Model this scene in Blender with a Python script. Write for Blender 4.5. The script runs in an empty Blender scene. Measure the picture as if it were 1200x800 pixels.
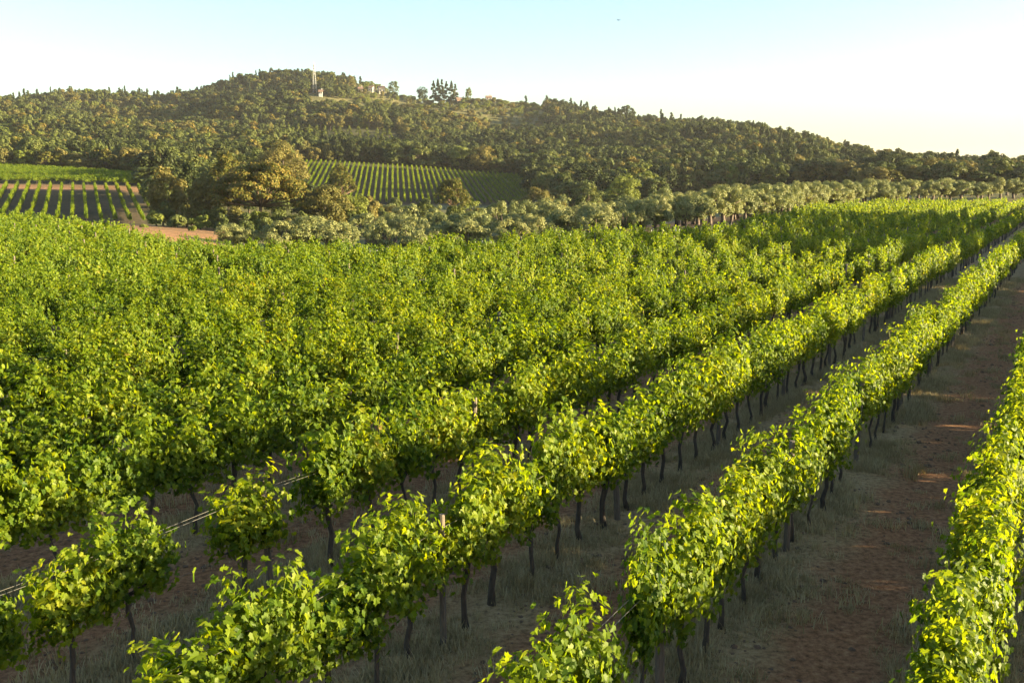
import bpy, math, random
import numpy as np
from mathutils import Vector

# ------------------------------------------------------------------ camera, sky, sun, exposure
sc = bpy.context.scene
F = 1167.0; HY = 205.0; H = 6.2                    # focal length in 1200-wide pixels, horizon row, camera height
PITCH = math.atan((400 - HY) / F)
cam = bpy.data.cameras.new('camera'); cam.sensor_width = 36.0; cam.lens = 36.0 * F / 1200.0
cam.clip_start = 0.1; cam.clip_end = 20000
co = bpy.data.objects.new('camera', cam); sc.collection.objects.link(co)
co.location = (0, 0, H); co.rotation_euler = (math.pi / 2 - PITCH, 0, 0)
sc.camera = co

SUN_EL = 8.6; SUN_AZ = 96.0                       # azimuth clockwise from +Y (the view direction)
w = bpy.data.worlds.new('World'); sc.world = w; w.use_nodes = True
nt = w.node_tree; bg = nt.nodes['Background']
sky = nt.nodes.new('ShaderNodeTexSky'); sky.sky_type = 'NISHITA'; sky.sun_disc = False
sky.sun_elevation = math.radians(SUN_EL); sky.sun_rotation = math.radians(SUN_AZ)
sky.air_density = 1.0; sky.dust_density = 1.0; sky.ozone_density = 2.0
nt.links.new(sky.outputs[0], bg.inputs[0]); bg.inputs[1].default_value = 0.071
sl = bpy.data.lights.new('sun', 'SUN'); sl.energy = 5.0; sl.angle = math.radians(0.6); sl.color = (1.0, 0.81, 0.47)
so = bpy.data.objects.new('sun', sl); sc.collection.objects.link(so)
a_, e_ = math.radians(SUN_AZ), math.radians(SUN_EL)
so.rotation_euler = Vector((math.sin(a_) * math.cos(e_), math.cos(a_) * math.cos(e_), math.sin(e_))).to_track_quat('Z', 'Y').to_euler()
sc.view_settings.view_transform = 'Standard'; sc.view_settings.look = 'None'
sc.view_settings.exposure = 2.6; sc.view_settings.gamma = 1.0; sc.view_settings.use_curve_mapping = False
sc.render.engine = 'CYCLES'
sc.cycles.max_bounces = 6; sc.cycles.diffuse_bounces = 3; sc.cycles.transmission_bounces = 3
sc.cycles.transparent_max_bounces = 4; sc.cycles.volume_bounces = 0; sc.cycles.use_denoising = True

rng = np.random.default_rng(11); random.seed(11)
C = sc.collection

# ------------------------------------------------------------------ helpers
CP, SP = math.cos(PITCH), math.sin(PITCH)
def zpix(Y, py):                                   # height of a point at forward distance Y seen on row py
    v = 400 - py
    return H + Y * (-F * SP + v * CP) / (F * CP + v * SP)
def xpix(Y, px, py=205):
    v = 400 - py
    return Y * (px - 600) / (F * CP + v * SP)
def project(X, Y, Z):
    dz = Z - H
    d = Y * CP - dz * SP
    return 600 + F * X / d, 400 - F * (Y * SP + dz * CP) / d, d

def link(o): C.objects.link(o); return o
def tag(o, label=None, cat=None, group=None, kind=None):
    if label: o['label'] = label
    if cat: o['category'] = cat
    if group: o['group'] = group
    if kind: o['kind'] = kind
    return o
def empty(name, loc, rz=0, sc_=1.0):
    o = bpy.data.objects.new(name, None); link(o); o.location = loc; o.rotation_euler = (0, 0, rz)
    o.scale = (sc_, sc_, sc_) if not hasattr(sc_, '__len__') else sc_
    o.empty_display_size = 0.2
    return o
def part(name, me, parent):
    o = bpy.data.objects.new(name, me); link(o); o.parent = parent; return o

class MB:                                          # collects vertices and faces, with a material index each
    def __init__(s): s.v = []; s.f = []; s.m = []; s.n = 0
    def add(s, V, Fc, mi=0):
        V = np.asarray(V, float); s.v.append(V)
        if isinstance(Fc, np.ndarray): Fc = (Fc + s.n).tolist()
        else: Fc = [[i + s.n for i in f] for f in Fc]
        s.f += Fc; s.m += [mi] * len(Fc); s.n += len(V)
    def tube(s, P, R, k=6, mi=0, cap=True):
        P = [Vector(p) for p in P]; V = []; fs = []
        t0 = (P[1] - P[0]).normalized()
        a = t0.orthogonal().normalized(); b = t0.cross(a)
        for i, p in enumerate(P):
            for j in range(k):
                an = 2 * math.pi * j / k
                V.append(p + (a * math.cos(an) + b * math.sin(an)) * R[i])
        for i in range(len(P) - 1):
            for j in range(k):
                j2 = (j + 1) % k
                fs.append([i*k+j, i*k+j2, (i+1)*k+j2, (i+1)*k+j])
        if cap: fs.append(list(range((len(P)-1)*k, len(P)*k))); fs.append(list(range(k))[::-1])
        s.add([tuple(v) for v in V], fs, mi)
    def box(s, c, d, mi=0, rz=0):
        x, y, z = [q / 2 for q in d]; cs, sn = math.cos(rz), math.sin(rz)
        V = [(c[0] + (i*x)*cs - (j*y)*sn, c[1] + (i*x)*sn + (j*y)*cs, c[2] + k*z) for k in (-1, 1) for i, j in ((-1,-1),(1,-1),(1,1),(-1,1))]
        s.add(V, [[0,3,2,1],[4,5,6,7],[0,1,5,4],[1,2,6,5],[2,3,7,6],[3,0,4,7]], mi)
    def mesh(s, name, mats, smooth=False):
        me = bpy.data.meshes.new(name)
        V = np.concatenate(s.v) if s.v else np.zeros((0, 3))
        me.from_pydata(V.tolist(), [], s.f)
        for m in mats: me.materials.append(m)
        if len(mats) > 1: me.polygons.foreach_set('material_index', s.m)
        if smooth: me.polygons.foreach_set('use_smooth', [True] * len(s.f))
        me.update(); return me

def unit(v): return v / np.maximum(np.linalg.norm(v, axis=-1, keepdims=True), 1e-9)
def leaves(mb, P, N, size, r, mi=0, shape='quad', droop=0.3, aspect=1.0, jit=0.45):
    """Leaf faces at P with normals about N, the tip hanging down a little."""
    n = len(P); N = unit(N + r.normal(0, jit, (n, 3)))
    t = r.normal(0, 1, (n, 3)); t[:, 2] -= droop * 2.2
    t = unit(t - (t * N).sum(1, keepdims=True) * N); b = np.cross(N, t)
    S = (np.broadcast_to(size, (n,)) * r.uniform(0.7, 1.25, n))[:, None]
    if shape == 'quad':
        K = np.array([[-.5, 0, 0], [0, .5 * aspect, .1], [.55, 0, -.06], [0, -.5 * aspect, .1]])
        fc = np.array([[0, 3, 2, 1]])
    elif shape == 'fold':
        K = np.array([[-.45, 0, 0], [-.3, .45, .12], [.2, .42, .10], [.6, 0, -.10], [.2, -.42, .10], [-.3, -.45, .12]])
        fc = np.array([[0, 1, 2, 3], [0, 3, 4, 5]])
    else:                                          # a five-lobed vine leaf, cupped along its midrib
        K = np.array([[-.28, 0, .0], [-.46, .20, .06], [-.22, .50, .13], [.0, .33, .08], [.22, .46, .10], [.28, .20, .04], [.62, 0, -.12],
                      [.28, -.20, .04], [.22, -.46, .10], [.0, -.33, .08], [-.22, -.50, .13], [-.46, -.20, .06]])
        fc = [[0, 1, 2, 3], [0, 3, 4, 5], [0, 5, 6], [0, 6, 7], [0, 7, 8, 9], [0, 9, 10, 11]]
    k = len(K)
    V = P[:, None, :] + S[:, None, :] * (K[None, :, 0:1] * t[:, None] + K[None, :, 1:2] * b[:, None] + K[None, :, 2:3] * N[:, None])
    V = V.reshape(-1, 3); off = (np.arange(n) * k)
    if isinstance(fc, np.ndarray):
        mb.add(V, (fc[None] + off[:, None, None]).reshape(-1, fc.shape[1]), mi)
    else:
        mb.add(V, [[i + o for i in f] for o in off.tolist() for f in fc], mi)

# ------------------------------------------------------------------ materials
def newmat(name):
    m = bpy.data.materials.new(name); m.use_nodes = True
    for n in list(m.node_tree.nodes):
        m.node_tree.nodes.remove(n)
    out = m.node_tree.nodes.new('ShaderNodeOutputMaterial')
    return m, m.node_tree, out
def ramp(nt, fac, stops):
    r = nt.nodes.new('ShaderNodeValToRGB'); e = r.color_ramp.elements
    while len(e) > 1: e.remove(e[0])
    e[0].position = stops[0][0]; e[0].color = (*stops[0][1], 1)
    for p, c in stops[1:]:
        q = e.new(p); q.color = (*c, 1)
    nt.links.new(fac, r.inputs[0]); return r.outputs[0]
def foliage(name, stops, tr=0.35, tcol=(1.5, 1.5, 0.6), spec=0.25, obj_var=0.35, rough=0.5):
    """Leaf colour differs from leaf to leaf and, a little, from plant to plant; thin leaves let light through."""
    m, nt, out = newmat(name); N = nt.nodes.new; L = nt.links.new
    g = N('ShaderNodeNewGeometry'); oi = N('ShaderNodeObjectInfo')
    mx = N('ShaderNodeMix'); mx.inputs[0].default_value = obj_var
    L(g.outputs['Random Per Island'], mx.inputs[2]); L(oi.outputs['Random'], mx.inputs[3])
    col = ramp(nt, mx.outputs[0], stops)
    hs = N('ShaderNodeMix'); hs.data_type = 'RGBA'; hs.blend_type = 'MULTIPLY'; hs.inputs[0].default_value = 1
    L(col, hs.inputs[6]); hs.inputs[7].default_value = (*tcol, 1)
    b = N('ShaderNodeBsdfPrincipled'); b.inputs['Roughness'].default_value = rough; b.inputs['Specular IOR Level'].default_value = spec
    L(col, b.inputs['Base Color'])
    t = N('ShaderNodeBsdfTranslucent'); L(hs.outputs[2], t.inputs[0])
    ms = N('ShaderNodeMixShader'); ms.inputs[0].default_value = tr
    L(b.outputs[0], ms.inputs[1]); L(t.outputs[0], ms.inputs[2]); L(ms.outputs[0], out.inputs[0])
    return m
def plain(name, c1, c2, scale=8, rough=0.8, bump=0.0, vec=None):
    m, nt, out = newmat(name); N = nt.nodes.new; L = nt.links.new
    tc = N('ShaderNodeTexCoord'); mp = N('ShaderNodeMapping'); mp.inputs['Scale'].default_value = vec or (1, 1, 1)
    L(tc.outputs['Object'], mp.inputs[0])
    n = N('ShaderNodeTexNoise'); n.inputs['Scale'].default_value = scale; n.inputs['Detail'].default_value = 5; L(mp.outputs[0], n.inputs['Vector'])
    col = ramp(nt, n.outputs[0], [(0.3, c1), (0.7, c2)])
    b = N('ShaderNodeBsdfPrincipled'); b.inputs['Roughness'].default_value = rough; L(col, b.inputs['Base Color'])
    if bump:
        bp = N('ShaderNodeBump'); bp.inputs['Strength'].default_value = bump; bp.inputs['Distance'].default_value = 0.02
        L(n.outputs[0], bp.inputs['Height']); L(bp.outputs[0], b.inputs['Normal'])
    L(b.outputs[0], out.inputs[0]); return m

M_vine = foliage('vine_leaf', [(0.0, (.022, .058, .005)), (.4, (.088, .138, .008)), (.8, (.165, .21, .011)), (.96, (.22, .235, .014)), (.99, (.25, .18, .05))], tr=.5, tcol=(2.4, 2.05, .32), obj_var=.3, spec=.2, rough=.5)
M_bark = plain('vine_bark', (.035, .026, .02), (.09, .07, .055), 30, .9, .6, (1, 1, .25))
M_cane = plain('vine_cane', (.12, .075, .035), (.19, .13, .06), 20, .7)
M_post = plain('weathered_wood', (.085, .065, .05), (.16, .13, .10), 14, .85, .5, (4, 4, .5))
M_wire = plain('trellis_wire', (.08, .075, .065), (.13, .12, .10), 5, .45)
M_stake = plain('pale_stake', (.45, .44, .40), (.62, .60, .55), 5, .6)
M_trunk = plain('tree_bark', (.06, .045, .035), (.15, .11, .08), 6, .9, .5)
M_pinebark = plain('pine_bark', (.10, .065, .04), (.20, .13, .08), 5, .9, .5)
FOL = {
 'oak':    foliage('oak_leaf', [(0, (.045, .062, .018)), (.5, (.085, .105, .028)), (1, (.14, .145, .04))], .22, (1.4, 1.3, .5), .12),
 'dark':   foliage('dark_leaf', [(0, (.022, .032, .011)), (.6, (.042, .054, .016)), (1, (.07, .078, .022))], .15, (1.3, 1.3, .5), .1),
 'brown':  foliage('brown_leaf', [(0, (.075, .080, .022)), (.5, (.125, .118, .034)), (1, (.21, .165, .05))], .25, (1.4, 1.2, .5), .1),
 'light':  foliage('light_leaf', [(0, (.080, .11, .022)), (.5, (.15, .175, .03)), (1, (.15, .17, .045))], .28, (1.5, 1.4, .5), .12),
 'olive':  foliage('olive_leaf', [(0, (.11, .14, .05)), (.5, (.19, .21, .075)), (1, (.31, .29, .11))], .3, (1.2, 1.15, .7), .3),
 'pine':   foliage('pine_needle', [(0, (.045, .060, .012)), (.5, (.10, .10, .02)), (1, (.22, .14, .03))], .2, (1.4, 1.2, .5), .1),
 'cypress':foliage('cypress_leaf', [(0, (.018, .028, .012)), (1, (.05, .06, .022))], .1, (1.2, 1.2, .5), .1),
}
M_straw = foliage('straw', [(0, (.20, .16, .08)), (.5, (.38, .31, .17)), (.9, (.52, .44, .27)), (1, (.05, .085, .025))], .25, (1.2, 1.1, .8), .1, .5)
M_clod = plain('clod_earth', (.085, .05, .032), (.20, .125, .08), 9, .95, .5)
M_plaster = plain('pale_plaster', (.42, .36, .28), (.52, .45, .36), 3, .9)
M_brick = plain('warm_brick', (.27, .17, .11), (.36, .23, .15), 3, .9)
M_roof = plain('terracotta', (.20, .12, .08), (.28, .17, .11), 4, .9)
M_pane = plain('dark_glass', (.03, .035, .04), (.05, .055, .06), 3, .25)
M_white = plain('white_steel', (.42, .41, .39), (.5, .49, .46), 3, .5)
M_red = plain('red_steel', (.45, .13, .08), (.5, .16, .1), 3, .5)

# ------------------------------------------------------------------ terrain
PXC = [-400, 0, 170, 350, 470, 600, 700, 850, 950, 1050, 1200, 1600]
def P(Y, py): return (Y, zpix(Y, py))
PROF = {
 -400: [(0,0),(95,0),(120,0),(190,-2.5),P(245,222),P(262,215),P(340,197),P(450,185),P(700,150),P(950,128),P(1250,160)],
 0:    [(0,0),(95,0),(120,0),(190,-2.5),P(245,222),P(262,215),P(340,197),P(450,187),P(700,150),P(950,121),P(1250,160)],
 170:  [(0,0),(70,0),(120,-.2),(160,-1.8),(190,-3.0),P(245,223),P(262,217),P(340,207),P(450,195),P(700,160),P(950,118),P(1250,160)],
 350:  [(0,0),(64,0),(78,-1.2),(95,-2.3),(115,-2.6),(170,-3.4),(250,-5),P(330,238),P(430,190),P(445,187),P(600,168),P(800,134),P(1000,94),P(1300,140)],
 470:  [(0,0),(64,0),(78,-1.2),(95,-2.3),(115,-2.6),(170,-4),(250,-5.5),P(330,239),P(430,197),P(445,194),P(600,176),P(800,140),P(980,109),P(1300,160)],
 600:  [(0,0),(72,0),(86,-1.0),(105,-2.4),(130,-2.9),(180,-4.5),(250,-5.5),P(330,240),P(430,208),P(445,206),P(600,182),P(800,145),P(960,115),P(1300,160)],
 700:  [(0,0),(84,0),(95,-.8),(112,-1.5),(140,-2),(180,-3.5),(250,-4.5),P(330,235),P(430,212),P(600,178),P(850,133),P(1150,170)],
 850:  [(0,0),(100,0),(130,0),(170,-1),(250,-2.5),P(345,226),P(450,200),P(600,173),P(740,158),P(1000,185)],
 950:  [(0,0),(160,0),(190,.2),(260,.5),P(340,217),P(450,194),P(620,178),P(900,190)],
 1050: [(0,0),(175,0),(210,.6),(300,3.2),P(400,208),P(520,199),P(800,200)],
 1200: [(0,0),(185,0),(215,1.2),(300,2.6),P(430,209),P(800,212)],
 1600: [(0,0),(185,0),(215,1.2),(300,2.6),P(430,209),P(800,212)],
}
YG = np.concatenate([np.arange(0, 400, 4), np.arange(400, 1500, 10), np.arange(1500, 6001, 100)]).astype(float)
PXG = np.arange(-400, 1601, 20).astype(float)
tab = []
for px in PXC:
    pr = PROF[px]; ys = [q[0] for q in pr] + [pr[-1][0] + 500, 6000]; zs = [q[1] for q in pr] + [pr[-1][1] * .2 - 8, -12]
    tab.append(np.interp(YG, ys, zs))
tab = np.array(tab)
TAB = np.array([np.interp(PXG, PXC, tab[:, j]) for j in range(len(YG))]).T      # px, Y
ker = np.array([1, 2, 3, 2, 1.]) / 9
for _ in range(2):
    TAB = np.apply_along_axis(lambda c: np.convolve(np.pad(c, 2, mode='edge'), ker, 'valid'), 0, TAB)
kr2 = np.array([1, 2, 1.]) / 4
TAB = np.apply_along_axis(lambda c: np.convolve(np.pad(c, 1, mode='edge'), kr2, 'valid'), 1, TAB)
def hills(X, Y):
    a = np.sin(X / 61 + 1.3 * np.sin(Y / 97)) * np.sin(Y / 73 + .9 * np.sin(X / 83 + 2)) + .5 * np.sin(X / 31 + Y / 47 + 1) * np.sin(Y / 29 - X / 57)
    return a
def ground(X, Y):
    X = np.asarray(X, float); Y = np.asarray(Y, float)
    Ys = np.maximum(Y, 1.0)
    px = np.clip(600 + 1183 * X / Ys, -400, 1599.9)
    px = np.where(Y < 55, 600, px)
    fi = (px + 400) / 20; i = np.floor(fi).astype(int); i = np.clip(i, 0, len(PXG) - 2); fi = fi - i
    j = np.clip(np.searchsorted(YG, Ys, side='right') - 1, 0, len(YG) - 2); fj = np.clip((Ys - YG[j]) / (YG[j + 1] - YG[j]), 0, 1)
    z = (TAB[i, j] * (1 - fi) + TAB[i + 1, j] * fi) * (1 - fj) + (TAB[i, j + 1] * (1 - fi) + TAB[i + 1, j + 1] * fi) * fj
    amp = np.clip((Ys - 450) / 250, 0, 1) * 8.0
    und = .10 * np.sin(X / 7.1 + 1) * np.sin(Y / 9.3) * np.clip((Ys - 25) / 30, 0, 1)
    return z + amp * hills(X, Y) + und

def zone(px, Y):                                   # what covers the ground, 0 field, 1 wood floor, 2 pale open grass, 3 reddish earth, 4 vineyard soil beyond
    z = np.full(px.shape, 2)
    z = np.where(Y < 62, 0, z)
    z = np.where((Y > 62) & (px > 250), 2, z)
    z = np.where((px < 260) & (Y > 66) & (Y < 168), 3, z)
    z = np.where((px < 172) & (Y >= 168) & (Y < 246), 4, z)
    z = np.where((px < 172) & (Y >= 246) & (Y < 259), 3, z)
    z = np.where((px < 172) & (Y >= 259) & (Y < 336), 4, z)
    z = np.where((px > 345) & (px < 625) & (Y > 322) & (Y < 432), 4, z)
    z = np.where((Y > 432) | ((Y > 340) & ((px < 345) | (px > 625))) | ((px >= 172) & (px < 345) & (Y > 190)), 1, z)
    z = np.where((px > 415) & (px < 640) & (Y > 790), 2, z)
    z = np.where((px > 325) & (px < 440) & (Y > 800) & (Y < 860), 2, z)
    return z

def build_ground():
    Yv = np.concatenate([np.arange(-40, 60, 2.0), np.arange(60, 130, 1.5), np.arange(130, 460, 4), np.arange(460, 1400, 12), np.geomspace(1400, 5500, 20)])
    W = np.concatenate([np.linspace(-2.2, -.75, 14)[:-1], np.linspace(-.75, .75, 170), np.linspace(.75, 2.2, 14)[1:]])
    YY, WW = np.meshgrid(Yv, W, indexing='ij')
    XX = WW * (np.maximum(YY, 0) + 35)
    ZZ = ground(XX, YY)
    far = YY > 1600
    n, m = YY.shape
    V = np.stack([XX, YY, ZZ], -1).reshape(-1, 3)
    idx = np.arange(n * m).reshape(n, m)
    Fc = np.stack([idx[:-1, :-1], idx[:-1, 1:], idx[1:, 1:], idx[1:, :-1]], -1).reshape(-1, 4)
    me = bpy.data.meshes.new('ground'); me.from_pydata(V.tolist(), [], Fc.tolist())
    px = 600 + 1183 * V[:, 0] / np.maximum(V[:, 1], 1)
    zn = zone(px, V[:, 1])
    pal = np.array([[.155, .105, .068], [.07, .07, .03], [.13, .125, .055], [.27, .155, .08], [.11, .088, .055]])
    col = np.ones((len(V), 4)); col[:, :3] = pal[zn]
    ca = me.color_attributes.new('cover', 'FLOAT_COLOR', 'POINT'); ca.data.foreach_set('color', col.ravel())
    me.polygons.foreach_set('use_smooth', [True] * len(Fc))
    m_, nt, out = newmat('ground_earth'); N = nt.nodes.new; L = nt.links.new
    at = N('ShaderNodeAttribute'); at.attribute_name = 'cover'
    g = N('ShaderNodeNewGeometry')
    dot = N('ShaderNodeVectorMath'); dot.operation = 'DOT_PRODUCT'; dot.inputs[1].default_value = (CA, -SA, 0); L(g.outputs['Position'], dot.inputs[0])
    # distance from the nearest vine row
    ad = N('ShaderNodeMath'); ad.operation = 'ADD'; ad.inputs[1].default_value = -S0 + ROWGAP / 2 + ROWGAP * 100; L(dot.outputs['Value'], ad.inputs[0])
    md = N('ShaderNodeMath'); md.operation = 'MODULO'; md.inputs[1].default_value = ROWGAP; L(ad.outputs[0], md.inputs[0])
    sb = N('ShaderNodeMath'); sb.operation = 'SUBTRACT'; sb.inputs[1].default_value = ROWGAP / 2; L(md.outputs[0], sb.inputs[0])
    ab = N('ShaderNodeMath'); ab.operation = 'ABSOLUTE'; L(sb.outputs[0], ab.inputs[0])
    n1 = N('ShaderNodeTexNoise'); n1.inputs['Scale'].default_value = 1.3; n1.inputs['Detail'].default_value = 8; n1.inputs['Roughness'].default_value = .7; L(g.outputs['Position'], n1.inputs['Vector'])
    n2 = N('ShaderNodeTexNoise'); n2.inputs['Scale'].default_value = 9; n2.inputs['Detail'].default_value = 8; n2.inputs['Roughness'].default_value = .75; L(g.outputs['Position'], n2.inputs['Vector'])
    n3 = N('ShaderNodeTexNoise'); n3.inputs['Scale'].default_value = .06; n3.inputs['Detail'].default_value = 5; L(g.outputs['Position'], n3.inputs['Vector'])
    ma = N('ShaderNodeMath'); ma.operation = 'MULTIPLY_ADD'; L(n1.outputs[0], ma.inputs[0]); ma.inputs[1].default_value = -1.5; L(ab.outputs[0], ma.inputs[2])
    rr = N('ShaderNodeMapRange'); rr.inputs[1].default_value = -.35; rr.inputs[2].default_value = .35; rr.inputs[3].default_value = 1; rr.inputs[4].default_value = 0; L(ma.outputs[0], rr.inputs[0])
    soil = ramp(nt, n2.outputs[0], [(.3, (.045, .026, .015)), (.5, (.30, .15, .075)), (.7, (.50, .29, .15))])
    straw = ramp(nt, n2.outputs[0], [(.3, (.09, .067, .04)), (.5, (.34, .235, .115)), (.72, (.52, .39, .22))])
    mx = N('ShaderNodeMix'); mx.data_type = 'RGBA'; L(rr.outputs[0], mx.inputs[0]); L(soil, mx.inputs[6]); L(straw, mx.inputs[7])
    # far cover
    fm = N('ShaderNodeMix'); fm.data_type = 'RGBA'; fm.blend_type = 'MULTIPLY'; fm.inputs[0].default_value = 1
    L(at.outputs['Color'], fm.inputs[6])
    L(ramp(nt, n3.outputs[0], [(.3, (.7, .75, .7)), (.7, (1.35, 1.25, 1.2))]), fm.inputs[7])
    fm2 = N('ShaderNodeMix'); fm2.data_type = 'RGBA'; fm2.blend_type = 'MULTIPLY'; fm2.inputs[0].default_value = 1
    L(fm.outputs[2], fm2.inputs[6]); L(ramp(nt, n1.outputs[0], [(.3, (.6, .62, .6)), (.7, (1.4, 1.35, 1.3))]), fm2.inputs[7])
    sp = N('ShaderNodeSeparateXYZ'); L(g.outputs['Position'], sp.inputs[0])
    fr = N('ShaderNodeMapRange'); fr.inputs[1].default_value = 64; fr.inputs[2].default_value = 72; L(sp.outputs[1], fr.inputs[0])
    fx = N('ShaderNodeMapRange'); fx.inputs[1].default_value = 6; fx.inputs[2].default_value = 12; fx.inputs[3].default_value = 1; fx.inputs[4].default_value = 0; L(sp.outputs[0], fx.inputs[0])
    # the field reaches farther on the right: keep the row soil there up to Y = 185
    f2 = N('ShaderNodeMapRange'); f2.inputs[1].default_value = 180; f2.inputs[2].default_value = 190; L(sp.outputs[1], f2.inputs[0])
    mm = N('ShaderNodeMath'); mm.operation = 'MULTIPLY'; L(fr.outputs[0], mm.inputs[0]); L(fx.outputs[0], mm.inputs[1])
    mxx = N('ShaderNodeMath'); mxx.operation = 'MAXIMUM'; L(mm.outputs[0], mxx.inputs[0]); L(f2.outputs[0], mxx.inputs[1])
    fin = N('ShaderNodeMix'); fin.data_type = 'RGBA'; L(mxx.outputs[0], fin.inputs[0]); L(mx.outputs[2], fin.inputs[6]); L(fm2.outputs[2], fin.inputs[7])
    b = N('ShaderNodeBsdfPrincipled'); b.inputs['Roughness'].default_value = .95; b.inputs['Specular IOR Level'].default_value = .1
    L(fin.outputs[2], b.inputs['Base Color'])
    bp = N('ShaderNodeBump'); bp.inputs['Strength'].default_value = .9; bp.inputs['Distance'].default_value = .07
    L(n2.outputs[0], bp.inputs['Height']); L(bp.outputs[0], b.inputs['Normal']); L(b.outputs[0], out.inputs[0])
    me.materials.append(m_)
    tag(link(bpy.data.objects.new('ground', me)), kind='structure')

# vine rows run 29.9 degrees right of the view direction
RA = math.radians(29.9); CA, SA = math.cos(RA), math.sin(RA)
S0 = -0.85; ROWGAP = 3.08
def sl2xy(s, l): return s * CA + l * SA, -s * SA + l * CA
build_ground()

# far blue hill on the horizon
def far_hill():
    mb = MB(); n = 60; V = []
    for i in range(n + 1):
        t = i / n; x0 = 900 + 1100 * t
        for j in range(9):
            q = j / 8 * math.pi
            hgt = 62 * math.exp(-((t - .52) / .09) ** 2) + 50 * math.exp(-((t - .25) / .2) ** 2) + 40 * math.exp(-((t - .85) / .15) ** 2) + 5 * math.sin(t * 40)
            V.append((x0 * 1.15, 3200 - 260 * math.cos(q), -13 + hgt * math.sin(q)))
    mb.add(V, [[i*9+j, (i+1)*9+j, (i+1)*9+j+1, i*9+j+1] for i in range(n) for j in range(8)])
    o = link(bpy.data.objects.new('distant_hill', mb.mesh('distant_hill', [plain('distant_wood', (.03, .045, .025), (.06, .075, .04), .02)], True)))
    tag(o, kind='structure')
far_hill()

# ------------------------------------------------------------------ scatter (for what nobody could count)
def scatter(name, pts, rot, scl, idx, templates, label=None, cat=None, kind='stuff'):
    col = bpy.data.collections.new(name + '_sources')
    for i, me in enumerate(templates):
        col.objects.link(bpy.data.objects.new('src_%02d' % i, me))
    me = bpy.data.meshes.new(name); me.from_pydata(np.asarray(pts).tolist(), [], [])
    n = len(pts); scl = np.asarray(scl, float)
    if scl.ndim == 1: scl = np.repeat(scl[:, None], 3, 1)
    a = me.attributes.new('rot', 'FLOAT_VECTOR', 'POINT'); rv = np.zeros((n, 3)); rv[:, 2] = rot; a.data.foreach_set('vector', rv.ravel())
    a = me.attributes.new('scl', 'FLOAT_VECTOR', 'POINT'); a.data.foreach_set('vector', scl.ravel())
    a = me.attributes.new('pick', 'INT', 'POINT'); a.data.foreach_set('value', np.asarray(idx, int).tolist())
    o = link(bpy.data.objects.new(name, me))
    g = bpy.data.node_groups.new(name, 'GeometryNodeTree')
    g.interface.new_socket('Geometry', in_out='INPUT', socket_type='NodeSocketGeometry')
    g.interface.new_socket('Geometry', in_out='OUTPUT', socket_type='NodeSocketGeometry')
    N = g.nodes.new; L = g.links.new
    gi, go = N('NodeGroupInput'), N('NodeGroupOutput')
    ip = N('GeometryNodeInstanceOnPoints'); ci = N('GeometryNodeCollectionInfo')
    ci.inputs['Collection'].default_value = col; ci.inputs['Separate Children'].default_value = True; ci.inputs['Reset Children'].default_value = True
    def attr(nm, ty):
        q = N('GeometryNodeInputNamedAttribute'); q.data_type = ty; q.inputs['Name'].default_value = nm; return q.outputs['Attribute']
    L(gi.outputs[0], ip.inputs['Points']); L(ci.outputs[0], ip.inputs['Instance']); ip.inputs['Pick Instance'].default_value = True
    L(attr('pick', 'INT'), ip.inputs['Instance Index'])
    er = N('FunctionNodeEulerToRotation'); L(attr('rot', 'FLOAT_VECTOR'), er.inputs[0]); L(er.outputs[0], ip.inputs['Rotation'])
    L(attr('scl', 'FLOAT_VECTOR'), ip.inputs['Scale']); L(ip.outputs[0], go.inputs[0])
    md = o.modifiers.new('scatter', 'NODES'); md.node_group = g
    tag(o, label, cat, kind=kind); return o

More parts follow.
